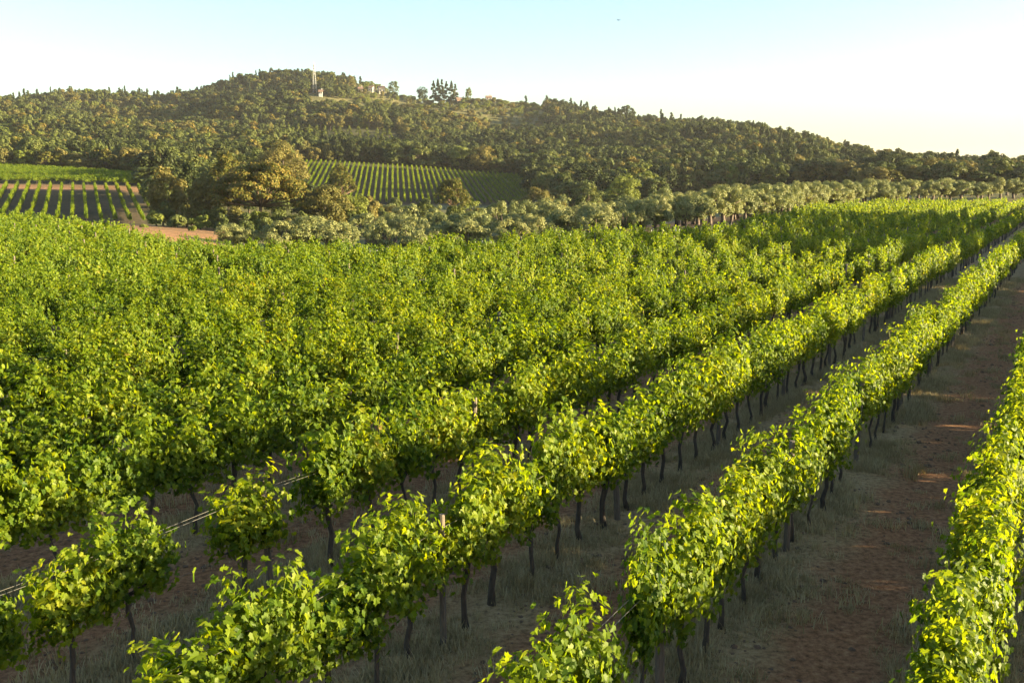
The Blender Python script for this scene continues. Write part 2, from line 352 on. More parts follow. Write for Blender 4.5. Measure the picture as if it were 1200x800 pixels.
# ------------------------------------------------------------------ vines
def vine_foliage(mb, r, nshoot, nleaf, size, shape, mi=0, tall=1.0, wide=1.0, cane=True):
    Pts = []; Nrm = []
    hump = r.uniform(-.15, .15); 
    for i in range(nshoot):
        y0 = r.uniform(-.47, .47); x0 = r.normal(0, .05); z0 = 1.10 + r.normal(0, .07)
        side = r.choice([-1, 1]); up = r.uniform(.25, 1.0)
        if i < nshoot * .10: up = 1.32                       # the odd shoot stands up above the rest
        top = (.86 - 1.2 * (y0 - hump) ** 2) * up * tall
        out = side * r.uniform(.04, .36) * (1.15 - .45 * up) * wide
        fall = r.uniform(0, .32) * (1.2 - up)
        yl = r.normal(0, .16)
        k = max(4, int(nleaf * (.5 + .6 * up) * r.uniform(.8, 1.2)))
        t = np.sort(r.uniform(.03, 1, k))
        px = x0 + out * t ** .8; py = y0 + yl * t
        pz = z0 + top * np.sin(np.minimum(t * 1.2, 1.15) * math.pi / 2 * .9) - fall * np.maximum(t - .5, 0) * 2.2
        L = np.stack([px, py, pz], 1)
        sc_ = r.normal(0, .075, (k, 3)); Pts.append(L + sc_)
        c = np.array([0, 0, .4]); nn = np.stack([px * 2.6 + side * .35, (py - y0 * .4) * .9, np.full(k, .22) + .6 * (pz - 1.3)], 1); Nrm.append(nn + sc_ * 5)
        if cane and i % 2 == 0:
            q = [(x0 + out * tt ** .8, y0 + yl * tt, z0 + top * math.sin(min(tt * 1.2, 1.15) * math.pi / 2 * .9) - fall * max(tt - .5, 0) * 2.2) for tt in (0, .35, .7, 1)]
            mb.tube(q, [.006, .005, .004, .002], 3, mi, False)
    # leaves hanging round the head of the trunk
    k = int(nshoot * nleaf * .2); y = r.uniform(-.50, .50, k); sd = r.choice([-1., 1.], k)
    q = np.stack([sd * r.uniform(.05, .28, k) * wide, y, r.uniform(.84, 1.3, k) + .10 * np.cos(y * 5)], 1)
    Pts.append(q); Nrm.append(np.stack([sd * 1.0, r.normal(0, .3, k), np.full(k, .25)], 1))
    Pp = np.concatenate(Pts); Nn = np.concatenate(Nrm)
    leaves(mb, Pp, unit(Nn), size, r, mi, shape, droop=.7, jit=.28)
def vine_trunk(mb, r, mi=0, k=6):
    b = r.uniform(-.05, .05, (5, 2)); b[0] = 0; rr = r.uniform(.027, .04)
    Q = [(b[i, 0] * .9, b[i, 1] * .9, z) for i, z in enumerate((-.06, .22, .48, .75, .95))]
    mb.tube(Q, [rr * 1.45, rr, rr * .92, rr * 1.05, rr * 1.3], k, mi)
    for s in (-1, 1):                              # the two arms along the wire
        mb.tube([Q[-1], (b[4, 0] * .5, s * .22, 1.0), (0, s * .48, .98)], [rr * .95, rr * .6, rr * .4], max(4, k - 1), mi)
NEAR = []; MID = []; FAR = []; CLOSE = []
for i in range(14):
    r = np.random.default_rng(100 + i); mb = MB()
    vine_foliage(mb, r, int(r.integers(60, 74)), 23, .087, 'lobed', tall=r.uniform(.75, 1.08), wide=r.uniform(.85, 1.2))
    t = MB(); vine_trunk(t, r, 0, 7)
    NEAR.append((mb.mesh('vine_foliage', [M_vine]), t.mesh('vine_trunk', [M_bark], True)))
for i in range(4):
    r = np.random.default_rng(250 + i); mb = MB()
    vine_foliage(mb, r, 66, 23, .087, 'lobed', tall=r.uniform(.75, 1.05)); vine_trunk(mb, r, 1, 7); CLOSE.append(mb.mesh('vine_close', [M_vine, M_bark]))
for i in range(10):
    r = np.random.default_rng(200 + i); mb = MB()
    vine_foliage(mb, r, 50, 18, .11, 'fold', tall=r.uniform(.75, 1.08), wide=r.uniform(.9, 1.25), cane=False)
    vine_trunk(mb, r, 1, 5); MID.append(mb.mesh('vine_mid', [M_vine, M_bark]))
for i in range(6):
    r = np.random.default_rng(300 + i); mb = MB()
    vine_foliage(mb, r, 26, 10, .19, 'quad', tall=r.uniform(.75, 1.0), wide=1.1, cane=False)
    vine_trunk(mb, r, 1, 4); FAR.append(mb.mesh('vine_far', [M_vine, M_bark]))

ONES = 'zeroth first second third fourth fifth sixth seventh eighth ninth tenth eleventh twelfth thirteenth fourteenth fifteenth sixteenth seventeenth eighteenth nineteenth'.split()
TENS = {20: 'twenty', 30: 'thirty', 40: 'forty', 50: 'fifty', 60: 'sixty', 70: 'seventy', 80: 'eighty', 90: 'ninety'}
def nth(n):
    if n < 20: return ONES[n]
    if n >= 100: return 'hundredth' if n == 100 else 'hundred-and-' + nth(n - 100)
    t, o = n // 10 * 10, n % 10
    return TENS[t][:-1] + 'ieth' if not o else TENS[t] + '-' + ONES[o]

EDGE = [(-110, 140), (-60, 118), (-48.7, 108), (-36, 93), (-25, 72), (-8, 64), (7.3, 84), (18, 90), (50, 164), (66, 180), (150, 190), (150, -30), (-110, -30)]
def inside(X, Y, poly=EDGE):
    X = np.asarray(X, float); Y = np.asarray(Y, float); c = np.zeros(X.shape, bool); n = len(poly)
    for i in range(n):
        x1, y1 = poly[i]; x2, y2 = poly[(i + 1) % n]
        cr = ((y1 > Y) != (y2 > Y)) & (X < (x2 - x1) * (Y - y1) / ((y2 - y1) or 1e-9) + x1); c ^= cr
    return c
NROW = 36; VG = 0.95; POSTGAP = VG * 6; L_POST = 10.35
vines = []; posts = []
for ri in range(-12, NROW):
    s = S0 - ROWGAP * ri
    k0 = int(-20 / VG); k1 = int(290 / VG)
    for k in range(k0, k1):
        l = L_POST + (k + .5) * VG
        X, Y = sl2xy(s + rng.normal(0, .06), l + rng.normal(0, .06))
        if Y < 3.5 or not inside(X, Y): continue
        px, py, d = project(X, Y, 1.3)
        if d < 3 or px < -90 - 400 / d * 3 or py > 1150: continue
        if X > 34 + .48 * Y or (ri < -2 and Y > 120): continue
        if rng.random() < (.03 if ri >= 0 else .22): continue
        if (ri, round((l - L_POST) / VG - .5)) in ((3, 0), (1, -2)): continue
        vines.append((ri, l, X, Y, d, px, py))
    for k in range(-4, 60):
        l = L_POST + k * POSTGAP
        X, Y = sl2xy(s, l)
        if Y < 3.5 or not inside(X, Y): continue
        px, py, d = project(X, Y, 1.8)
        if d < 3 or px < -40 or px > 1240 or py > 860: continue
        posts.append((ri, l, X, Y, d, px, py))
def inframe(v):
    X, Y = v[2], v[3]
    pts = [project(X, Y, z) for z in (.2, 1.1, 1.9)]
    return any(-15 < p[0] < 1215 and p[1] < 810 for p in pts)
vis = sorted([v for v in vines if inframe(v) and v[0] >= 0], key=lambda v: v[4])[:300]
visset = {id(v) for v in vis}
cnt = {}
print('vines', len(vines), 'posts', len(posts), 'individual up to', vis[-1][4])
for v in sorted(vis, key=lambda v: (v[0], v[1])):
    ri, l, X, Y, d, px, py = v
    cnt[ri] = cnt.get(ri, 0) + 1
    e = empty('grapevine', (X, Y, float(ground(X, Y))), -RA + (math.pi if rng.random() < .5 else 0) + rng.normal(0, .15), (rng.uniform(.85, 1.25) * (1.2 if ri > 1 else 1), rng.uniform(.9, 1.08), rng.uniform(.9, 1.10) * (1.04 if ri > 1 else 1)))
    f, t = NEAR[int(rng.integers(len(NEAR)))]
    part('foliage', f, e); part('trunk', t, e)
    tag(e, 'leafy green grapevine, %s from the near end of the %s row from the right' % (nth(cnt[ri]), nth(ri + 1)), 'grapevine', 'grapevines of the near trellis rows')

# the remaining vines: the rest of this field and the three vineyards beyond
SP_, SR, SS, SI = [], [], [], []
for v in vines:
    if id(v) in visset: continue
    ri, l, X, Y, d, px, py = v
    SP_.append((X, Y, float(ground(X, Y)))); SR.append(-RA + (math.pi if rng.random() < .5 else 0) + rng.normal(0, .05))
    SS.append((rng.uniform(.72, 1.15), rng.uniform(.9, 1.08), rng.uniform(.76, 1.08)))
    SI.append(16 + int(rng.integers(4)) if d < 16 else int(rng.integers(10)) if d < 75 else 10 + int(rng.integers(6)))
def plot(dirn, s_rng, gap, step, ok, zs=1.0, xs=1.0):
    """Vine rows along dirn, in the part of the hillside where ok(px, Y) holds."""
    dx, dy = dirn; q = math.hypot(dx, dy); dx /= q; dy /= q
    S = np.arange(s_rng[0], s_rng[1], gap); Lq = np.arange(s_rng[2], s_rng[3], step)
    A, B = np.meshgrid(S, Lq, indexing='ij'); A = A.ravel() + rng.normal(0, .06, A.size); B = B.ravel() + rng.normal(0, .2, B.size)
    X = s_rng[4] + A * dy + B * dx; Y = s_rng[5] - A * dx + B * dy
    px = 600 + 1183 * X / np.maximum(Y, 1); k = ok(px, Y) & (rng.random(len(X)) > .10); X, Y = X[k], Y[k]; Z = ground(X, Y)
    for x, y, z in zip(X, Y, Z):
        SP_.append((x, y, z)); SR.append(-math.atan2(dx, dy) + rng.normal(0, .1)); SS.append((xs * rng.uniform(.9, 1.2), step * 1.15, zs * rng.uniform(.85, 1.1))); SI.append(10 + int(rng.integers(6)))
plot((-.427, 1), (-90, 90, -40, 60, -100, 215), 2.45, 1.0, lambda p, y: (p > -90) & (p < 172) & (y > 178 + .03 * p) & (y < 246), xs=.7)
plot((.85, .6), (-110, 110, -110, 110, -130, 298), 2.6, 1.1, lambda p, y: (p > -90) & (p < 171) & (y > 262) & (y < 334), xs=1.1)
plot((-.115, 1), (-70, 70, -70, 70, -45, 380), 2.0, 1.3, lambda p, y: (p > 345 + np.maximum(0, 380 - y) * .2) & (p < 622) & (y > 326) & (y < 430), xs=.85, zs=.95)
scatter('grapevines', SP_, SR, SS, SI, MID + FAR + CLOSE, 'dense ranks of small sunlit grapevines filling the far field and hillside plots', 'grapevines')
print('scatter vines', len(SP_))

# posts
def post_mesh(r):
    mb = MB(); rr = r.uniform(.042, .055); tx, ty = r.normal(0, .02, 2)
    mb.tube([(0, 0, -.1), (tx * .5, ty * .5, 1.0), (tx, ty, 1.84), (tx, ty, 1.87)], [rr * 1.05, rr, rr * .97, rr * .85], 9)
    return mb.mesh('post', [M_post], False)
PM = [post_mesh(np.random.default_rng(i)) for i in range(5)]
posts = sorted(posts, key=lambda v: v[4])[:230]; cnt = {}
for v in sorted(posts, key=lambda v: (v[0], v[1])):
    ri, l, X, Y = v[:4]
    if ri < 0: continue
    cnt[ri] = cnt.get(ri, 0) + 1
    o = link(bpy.data.objects.new('trellis_post', PM[(ri * 3 + cnt[ri]) % 5])); o.location = (X, Y, float(ground(X, Y))); o.rotation_euler = (rng.normal(0, .025), rng.normal(0, .025), rng.uniform(0, 6))
    o.scale = (1, 1, rng.uniform(.97, 1.04))
    tag(o, 'weathered wooden trellis post, %s from the near end of the %s row from the right' % (nth(cnt[ri]), nth(ri + 1)), 'post', 'trellis posts along the vine rows')

# wires
for ri in range(0, 9):
    s = S0 - ROWGAP * ri
    for wi, (zz, dx) in enumerate(((1.68, .055), (1.68, -.055), (.98, .03))):
        if ri > 9 and wi == 2: continue
        mb = MB(); Q = []
        l = L_POST - 3 * POSTGAP
        while l < L_POST + 9 * POSTGAP:
            X, Y = sl2xy(s + dx, l)
            fr = ((l - L_POST) / POSTGAP) % 1
            if inside(X, Y): Q.append((X, Y, float(ground(X, Y)) + zz - .05 * math.sin(fr * math.pi)))
            l += POSTGAP / 6
        mb.tube(Q, [.0032 if wi < 2 else .002] * len(Q), 4)
        o = link(bpy.data.objects.new('trellis_wire', mb.mesh('trellis_wire', [M_wire])))
        tag(o, '%s steel trellis wire of the %s vine row from the right' % (('pale upper near-side', 'pale upper far-side', 'thin low')[wi], nth(ri + 1)), 'wire', 'trellis wires of the vine rows')

# pale grow-stakes with young vines at the far edge of the field
yv = MB(); r = np.random.default_rng(5)
pp = np.stack([r.normal(0, .10, 60), r.normal(0, .12, 60), r.uniform(.15, 1.35, 60)], 1); leaves(yv, pp, unit(pp * [1, 1, .1] + .01), .17, r, 0, 'fold')
yv.tube([(0, 0, 0), (.02, 0, .7), (0, .02, 1.2)], [.014, .012, .006], 4)
YV = yv.mesh('young_shoots', [FOL['light']])
st = MB(); st.tube([(0, 0, -.1), (0, 0, 1.5)], [.028, .028], 6); ST = st.mesh('stake', [M_stake])
k = 0; N_ST = []
for row, (ex, ey) in enumerate(((1.3, -.2), (2.9, 1.8), (4.6, 3.6))):
    for t in np.linspace(0, 1, 34 - 3 * row):
        # along the field edge from pixel column 500 to 830
        X = -9 + t * 27; Y = np.interp(X, [-9, -8, 7.3, 18], [64.5, 65, 86.5, 92.5])
        X -= .60 * ex; Y += ex * .9 - 2.0
        N_ST.append((X + rng.normal(0, .12), Y + rng.normal(0, .2)))
N_ST.sort(key=lambda q: q[0] / q[1])
for i, (X, Y) in enumerate(N_ST):
    e = empty('staked_vine', (X, Y, float(ground(X, Y))), rng.uniform(0, 6), rng.uniform(.85, 1.15))
    part('shoots', YV, e); part('stake', ST, e)
    tag(e, 'young vine on pale stake at the field edge, %s from the left' % nth(i + 1), 'young vine', 'staked young vines before the olive trees')

# ------------------------------------------------------------------ grass and clods
def tuft(r, n, h, w=.005):
    mb = MB(); V = []; Fc = []
    for i in range(n):
        x, y = r.normal(0, .09, 2); a = r.uniform(0, 6.28); hh = h * r.uniform(.5, 1.3); lean = r.uniform(.1, .9) * hh
        dx, dy = math.cos(a), math.sin(a); b = len(V)
        V += [(x - dy * w, y + dx * w, 0), (x + dy * w, y - dx * w, 0), (x + dx * lean * .4 + dy * w * .7, y + dy * lean * .4 - dx * w * .7, hh * .6), (x + dx * lean * .4 - dy * w * .7, y + dy * lean * .4 + dx * w * .7, hh * .6), (x + dx * lean, y + dy * lean, hh)]
        Fc += [[b, b + 1, b + 2, b + 3], [b + 3, b + 2, b + 4]]
    mb.add(V, Fc); return mb.mesh('tuft', [M_straw])
TU = [tuft(np.random.default_rng(400 + i), 60, (.07, .10, .15, .05)[i % 4]) for i in range(8)]
def near_points(n, ymax, sig):
    s_ = []; 
    ri = rng.integers(-1, 12, n * 2); l = rng.uniform(2, 75, n * 2) ** 1.0
    if sig: s = S0 - ROWGAP * ri + rng.normal(0, sig, n * 2)
    else: s = S0 - ROWGAP * ri + rng.uniform(.0, ROWGAP, n * 2)
    X, Y = sl2xy(s, l); px, py, d = project(X, np.maximum(Y, .1), 0)
    k = (Y > 5) & (Y < ymax) & (px > -60) & (px < 1260) & (py < 900)
    X, Y = X[k][:n], Y[k][:n]
    return X, Y
X1, Y1 = near_points(34000, 60, .36); X2, Y2 = near_points(5000, 50, 0)
X, Y = np.concatenate([X1, X2]), np.concatenate([Y1, Y2])
keep = (np.sin(X * 1.7 + 2 * np.sin(Y * .9)) + np.sin(Y * 1.3 + X * .6) + rng.normal(0, .8, len(X))) > -.7; X, Y = X[keep], Y[keep]
scatter('dry_grass', np.stack([X, Y, ground(X, Y)], 1), rng.uniform(0, 6.28, len(X)), rng.uniform(.6, 1.5, len(X)), rng.integers(0, 8, len(X)), TU,
        'dry straw-coloured grass growing under the vine rows', 'grass')
def clod(r):
    mb = MB(); V = []; 
    for i in range(5):
        for j in range(7):
            th = math.pi * (i + .5) / 5; ph = 2 * math.pi * j / 7; q = r.uniform(.7, 1.25)
            V.append((q * math.sin(th) * math.cos(ph), q * math.sin(th) * math.sin(ph), q * .6 * math.cos(th)))
    Fc = [[i*7+j, (i+1)*7+j, (i+1)*7+(j+1) % 7, i*7+(j+1) % 7] for i in range(4) for j in range(7)] + [list(range(7)), list(range(28, 35))[::-1]]
    mb.add(V, Fc); return mb.mesh('clod', [M_clod])
CL = [clod(np.random.default_rng(i)) for i in range(5)]
X, Y = near_points(30000, 55, 0)
keep = (np.sin(X * 2.1 + 1.5 * np.sin(Y * .7)) + rng.normal(0, .7, len(X))) > .2; X, Y = X[keep], Y[keep]
scatter('soil_clods', np.stack([X, Y, ground(X, Y)], 1), rng.uniform(0, 6.28, len(X)), np.exp(rng.normal(-3.75, .5, len(X))), rng.integers(0, 5, len(X)), CL,
        'brown earth clods lying in the alleys between vine rows', 'soil')

# ------------------------------------------------------------------ trees
def lobes_crown(mb, r, lobes, n, size, mi=0, droop=.2, aspect=1.0, jit=.45):
    """Leaf-sized faces on the skins of many lobes (x, y, z, rx, rz)."""
    A = np.array([l[3] ** 2 for l in lobes]); pr = A / A.sum(); ix = r.choice(len(lobes), n, p=pr)
    Lb = np.array(lobes)[ix]
    d = unit(r.normal(0, 1, (n, 3))); d[:, 2] = np.where(d[:, 2] < -.3, -d[:, 2], d[:, 2])
    rad = r.uniform(.62, 1.08, n)[:, None]
    Pq = Lb[:, :3] + d * np.stack([Lb[:, 3], Lb[:, 3], Lb[:, 4]], 1) * rad
    leaves(mb, Pq, d + [0, 0, .25], size, r, mi, 'quad', droop, aspect, jit)
def make_tree(kind, seed, n, size, h=1.0, w=1.0):
    """A tree of unit metres: returns (crown mesh builder, trunk mesh builder)."""
    r = np.random.default_rng(seed); c, t = MB(), MB(); lobes = []
    if kind == 'round':                                       # broadleaf: uneven lobes over an egg
        for i in range(int(r.integers(34, 48))):
            d = unit(r.normal(0, 1, 3)); q = r.uniform(.7, 1.02)
            lobes.append((d[0] * w * .38 * q, d[1] * w * .38 * q, h * (.50 + d[2] * .40 * q), w * r.uniform(.10, .18), h * r.uniform(.08, .15)))
        tz = .35
    elif kind == 'umbrella':
        for i in range(90):
            a = r.uniform(0, 6.28); q = math.sqrt(r.random()); zz = .36 + .52 * math.cos(q * 1.45) + r.normal(0, .04)
            lobes.append((math.cos(a) * q * w * .43, math.sin(a) * q * w * .43, h * zz, w * r.uniform(.055, .10), h * r.uniform(.05, .09)))
        tz = .32
    elif kind == 'olive':
        for i in range(40):
            d = unit(r.normal(0, 1, 3)); q = r.uniform(.6, 1.05)
            lobes.append((d[0] * w * .36 * q, d[1] * w * .36 * q, h * (.58 + d[2] * .34 * q), w * r.uniform(.06, .15), h * r.uniform(.08, .17)))
        tz = .3
    elif kind == 'bush':
        for i in range(16):
            d = unit(r.normal(0, 1, 3)); q = r.uniform(.3, .9); d[2] = abs(d[2])
            lobes.append((d[0] * w * .38 * q, d[1] * w * .38 * q, h * (.10 + d[2] * .66 * q), w * r.uniform(.10, .2), h * r.uniform(.12, .2)))
        tz = .15
    elif kind == 'column':
        for i in range(26):
            z = (i + .5) / 26; q = .5 * math.sin(min(1, z * 2.2 + .3) * math.pi / 2) * (1 - z ** 2.2) ** .5
            a = r.uniform(0, 6.28); lobes.append((math.cos(a) * w * q * .45, math.sin(a) * w * q * .45, h * (.06 + .92 * z), w * (.16 + q * .3), h * .05))
        tz = .1
    elif kind == 'conifer':
        for i in range(34):
            z = r.random() ** .8; q = (1 - z) ** .8 * .5
            a = r.uniform(0, 6.28); lobes.append((math.cos(a) * w * q * .8, math.sin(a) * w * q * .8, h * (.12 + .84 * z), w * (.06 + q * .28), h * .045))
        tz = .5
    lobes_crown(c, r, lobes, n, size, aspect=.8 if kind in ('olive',) else 1.0, jit=.28)
    tr = .017 * w if kind in ('round', 'umbrella') else .03 * w
    if kind == 'olive': tr = .05 * w
    lean = r.normal(0, .03 * w, 2)
    top = (lean[0], lean[1], h * tz * 1.1)
    t.tube([(0, 0, -.3), (lean[0] * .4, lean[1] * .4, h * tz * .5), top], [tr * 1.35, tr, tr * .75], 7)
    for l in lobes[::3]:
        m = ((top[0] + l[0]) * .5 + r.normal(0, .02 * w), (top[1] + l[1]) * .5, (top[2] * .55 + l[2] * .45))
        t.tube([top, m, l[:3]], [tr * .6, tr * .35, tr * .12], 5)
    return c, t
def merged(kind, seed, n, size, fol, h, w, bark=None):
    c, t = make_tree(kind, seed, n, size, h, w)
    c.f += [[i + c.n for i in f] for f in t.f]; c.m += [1] * len(t.f); c.v += t.v; c.n += t.n
    return c.mesh('wood_tree', [FOL[fol], bark or M_trunk])

def tree_thing(name, label, cat, group, px, Y, top, wpx, kind, fol, n, size, seed, base=None, bark=None):
    X = xpix(Y, px); z0 = float(ground(X, Y)); h = zpix(Y, top) - z0; wd = wpx / 1183 * Y * 1.08
    if base is not None: pass
    c, t = make_tree(kind, seed, n, size, h, wd)
    e = empty(name, (X, Y, z0))
    part('crown', c.mesh('crown', [FOL[fol]]), e); part('trunk', t.mesh('trunk', [bark or M_trunk], True), e)
    tag(e, label, cat, group); return e

T = tree_thing
G1 = 'big trees of the grove beyond the vineyard'
T('broadleaf_tree', 'brown-green round tree at the left end of the big grove', 'tree', G1, 193, 172, 191, 50, 'round', 'brown', 9000, .34, 1)
T('broadleaf_tree', 'dark tree rising between the first two trees of the big grove', 'tree', G1, 222, 182, 187, 34, 'round', 'dark', 6000, .36, 2)
T('broadleaf_tree', 'olive-brown tree with lit leaves standing left of the broad domed pine', 'tree', G1, 240, 168, 203, 46, 'round', 'brown', 8000, .32, 3)
T('umbrella_pine', 'smaller flat-topped pine rising behind the broad domed pine', 'pine tree', G1, 265, 205, 177, 52, 'umbrella', 'pine', 7000, .34, 4, bark=M_pinebark)
T('umbrella_pine', 'broad domed pine with rusty limbs, largest tree of the grove', 'pine tree', G1, 304, 166, 186, 122, 'umbrella', 'pine', 26000, .34, 5, bark=M_pinebark)
T('broadleaf_tree', 'round olive-brown tree just right of the broad domed pine', 'tree', G1, 380, 165, 214, 62, 'round', 'brown', 9000, .30, 6)
T('broadleaf_tree', 'low round tree at the right end of the big grove', 'tree', G1, 415, 170, 222, 34, 'round', 'light', 5000, .30, 7)
T('broadleaf_tree', 'pale fluffy tree on the slope above the broad domed pine', 'tree', G1, 332, 300, 165, 68, 'round', 'brown', 12000, .45, 8)
T('broadleaf_tree', 'green tree on the slope left of the striped hillside vineyard', 'tree', G1, 300, 310, 172, 45, 'round', 'oak', 8000, .45, 9)
T('umbrella_pine', 'dome-shaped pine in front of the striped hillside vineyard', 'pine tree', G1, 399, 275, 190, 40, 'umbrella', 'pine', 6000, .38, 10, bark=M_pinebark)
T('umbrella_pine', 'spreading pine with forked rusty trunk below the striped hillside vineyard', 'pine tree', G1, 528, 225, 206, 48, 'umbrella', 'pine', 6500, .32, 11, bark=M_pinebark)
T('broadleaf_tree', 'rounded brown tree at the lower right corner of the striped vineyard', 'tree', G1, 628, 240, 218, 40, 'round', 'brown', 6000, .32, 12)
T('broadleaf_tree', 'orange-lit round tree at the upper right of the striped vineyard', 'tree', G1, 566, 447, 169, 32, 'round', 'brown', 5000, .5, 13)
T('broadleaf_tree', 'yellow-green tree beside the orange-lit tree above the striped vineyard', 'tree', G1, 538, 449, 168, 26, 'round', 'light', 5000, .5, 14)
T('broadleaf_tree', 'yellow-green tree standing alone against the dark wood', 'tree', G1, 731, 262, 201, 40, 'round', 'light', 6500, .36, 15)
T('broadleaf_tree', 'bushy dark tree beside the lone yellow-green tree', 'tree', G1, 690, 255, 214, 34, 'round', 'oak', 5000, .36, 16)
T('small_bush', 'small dark round bush at the foot of the striped vineyard', 'bush', None, 462, 300, 224, 26, 'bush', 'oak', 2500, .34, 17)
T('broadleaf_tree', 'tiny tree on a thin stem standing above the skyline at the right', 'tree', None, 1160, 425, 174, 15, 'round', 'oak', 1500, .5, 18)
T('umbrella_pine', 'flat dark pine crown on the ridge, above the middle of the wood', 'pine tree', None, 733, 800, 122, 24, 'umbrella', 'dark', 1800, .8, 19)
T('umbrella_pine', 'small flat pine crown on the ridge further down the slope', 'pine tree', None, 838, 700, 137, 16, 'umbrella', 'dark', 1500, .7, 20)
for i, (px_, Y_, tp_, w_, k_) in enumerate([(183, 215, 204, 40, 'oak'), (212, 225, 198, 40, 'dark'), (252, 228, 196, 44, 'dark'), (290, 232, 200, 46, 'dark'), (330, 215, 206, 50, 'oak'), (362, 205, 214, 44, 'dark'), (392, 200, 219, 40, 'oak'), (430, 195, 228, 30, 'brown')]):
    T('broadleaf_tree', 'dark tree half hidden in the back of the grove, %s from the left' % nth(i + 1), 'tree', 'dark trees at the back of the grove', px_, Y_, tp_, w_, 'round', k_, 5000, .36, 20 + i)
# undergrowth at the foot of the grove
shr = [(188, 165, 228, 34), (216, 163, 232, 36), (250, 162, 226, 40), (275, 161, 230, 40), (300, 160, 235, 38), (328, 160, 232, 42), (350, 158, 238, 34), (180, 160, 243, 26), (205, 158, 246, 30), (232, 156, 243, 26), (258, 155, 246, 28), (284, 156, 244, 30), (312, 152, 247, 30), (338, 150, 246, 28), (362, 148, 250, 26), (142, 150, 262, 12), (120, 148, 266, 10), (165, 145, 262, 12), (222, 140, 262, 12)]
for i, (px, Y, tp, wp) in enumerate(sorted(shr)):
    T('small_bush', 'low dark shrub at the foot of the grove, %s from the left' % nth(i + 1), 'bush', 'shrubs at the foot of the grove', px, Y, tp, wp, 'bush', ('oak', 'brown', 'oak', 'light', 'oak')[i % 5] if wp > 15 else 'light', 2200, .30, 40 + i)
# scrub in the hollow between olives and striped vineyard
r = np.random.default_rng(77); scr = []
for i in range(70):
    px = 385 + i * 5.0 + r.normal(0, 5); Y = r.uniform(150, 260)
    scr.append((px, Y, r.uniform(228, 244) - (px > 600) * 4 + (Y < 190) * 6, r.uniform(18, 34)))
for i, (px, Y, tp, wp) in enumerate(sorted(scr)):
    T('round_bush', 'rounded brownish bush in the hollow behind the olive trees, %s from the left' % nth(i + 1), 'bush', 'bushes in the hollow behind the olives', px, Y, tp, wp, 'round' if i % 2 else 'bush',
      ('brown', 'olive', 'brown', 'light', 'olive', 'oak')[i % 6], 2600, .28, 80 + i)

# olive grove: four tree shapes, copied
OL = []
for i in range(6):
    c, t = make_tree('olive', 500 + i, 6000, .15, 4.0, 4.2); OL.append((c.mesh('crown', [FOL['olive']]), t.mesh('trunk', [M_trunk], True)))
oliv = []
def olive_line(pts, gap, hs, jit=.5):                     # pts: (px, Y, top row)
    pts = [(xpix(Y, px), Y, tp) for px, Y, tp in pts]
    for (xa, ya, ta), (xb, yb, tb) in zip(pts, pts[1:]):
        n = max(1, int(math.hypot(xb - xa, yb - ya) / gap))
        for i in range(n):
            t = i / n; x = xa + (xb - xa) * t + rng.normal(0, jit); y = ya + (yb - ya) * t + rng.normal(0, jit); tp = ta + (tb - ta) * t + rng.normal(0, 1.3)
            z = float(ground(x, y)); oliv.append((x, y, z, max(2.2, (zpix(y, tp) - z) * rng.uniform(.86, 1.1))))
olive_line([(258, 98, 264), (400, 100, 261), (520, 101, 256), (620, 104, 250), (700, 112, 242), (780, 122, 231), (850, 131, 223), (905, 148, 218), (960, 178, 215), (1060, 205, 212), (1240, 222, 209)], 2.6, 1, .6)
olive_line([(330, 112, 258), (460, 116, 253), (600, 120, 246), (700, 128, 238), (790, 140, 227), (870, 155, 219), (940, 185, 214), (1050, 222, 211), (1230, 240, 208)], 3.2, 1, .8)
olive_line([(420, 130, 250), (560, 134, 244), (680, 145, 235), (800, 165, 222), (900, 185, 215)], 4.5, 1, .8)
oliv.sort(key=lambda q: q[0] / q[1])
for i, (x, y, z, h) in enumerate(oliv):
    e = empty('olive_tree', (x, y, z), rng.uniform(0, 6.28), (min(h, 4.6) / 4.0 * rng.uniform(1.0, 1.5),) * 2 + (h / 4.0 / .98,))
    c, t = OL[i % 6]; part('crown', c, e); part('trunk', t, e)
    tag(e, 'silvery olive tree of the grove edging the vineyard, %s from the left' % nth(i + 1), 'olive tree', 'olive trees edging the vineyard')
print('olives', len(oliv))

# ------------------------------------------------------------------ woodland on the hill (one mass)
WT = [merged('round', 600, 2600, .62, 'oak', 10, 9), merged('round', 601, 2600, .62, 'oak', 11, 8), merged('round', 602, 2600, .62, 'brown', 9, 9), merged('round', 603, 2600, .62, 'brown', 8, 8),
      merged('round', 604, 2600, .62, 'dark', 11, 9), merged('round', 605, 2600, .62, 'dark', 12, 9), merged('round', 606, 2600, .62, 'light', 9, 8), merged('umbrella', 607, 800, 1.0, 'pine', 11, 10),
      merged('column', 608, 700, .8, 'cypress', 13, 3.2), merged('conifer', 609, 2600, .62, 'dark', 14, 6), merged('olive', 610, 800, .7, 'olive', 5, 5)]
def wood(px, Y):
    d = np.ones(px.shape)
    d = np.where(Y < 340, 0, d)
    d = np.where((px > 636) & (px < 770) & (Y > 296) & (Y < 342), .9, d)
    d = np.where((px > 172) & (px < 345) & (Y > 262) & (Y < 345), .8, d)
    d = np.where((px < 172) & (Y < 344), 0, d)
    d = np.where((px >= 345) & (px < 625) & (Y < 446), 0, d)
    d = np.where((px > 1000) & (Y > 290) & (Y < 345), .9, d)
    d = np.where((px > 415) & (px < 640) & (Y > 800), .8, d)
    d = np.where((px > 325) & (px < 440) & (Y > 805) & (Y < 850), .1, d)
    d = np.where((px > 363) & (px < 381) & (Y > 760) & (Y < 880), 0, d)
    d = np.where((px > 320) & (px < 472) & (Y > 585) & (Y < 680), 0, d)
    return d
Xs, Ys = [], []
y = 262.0
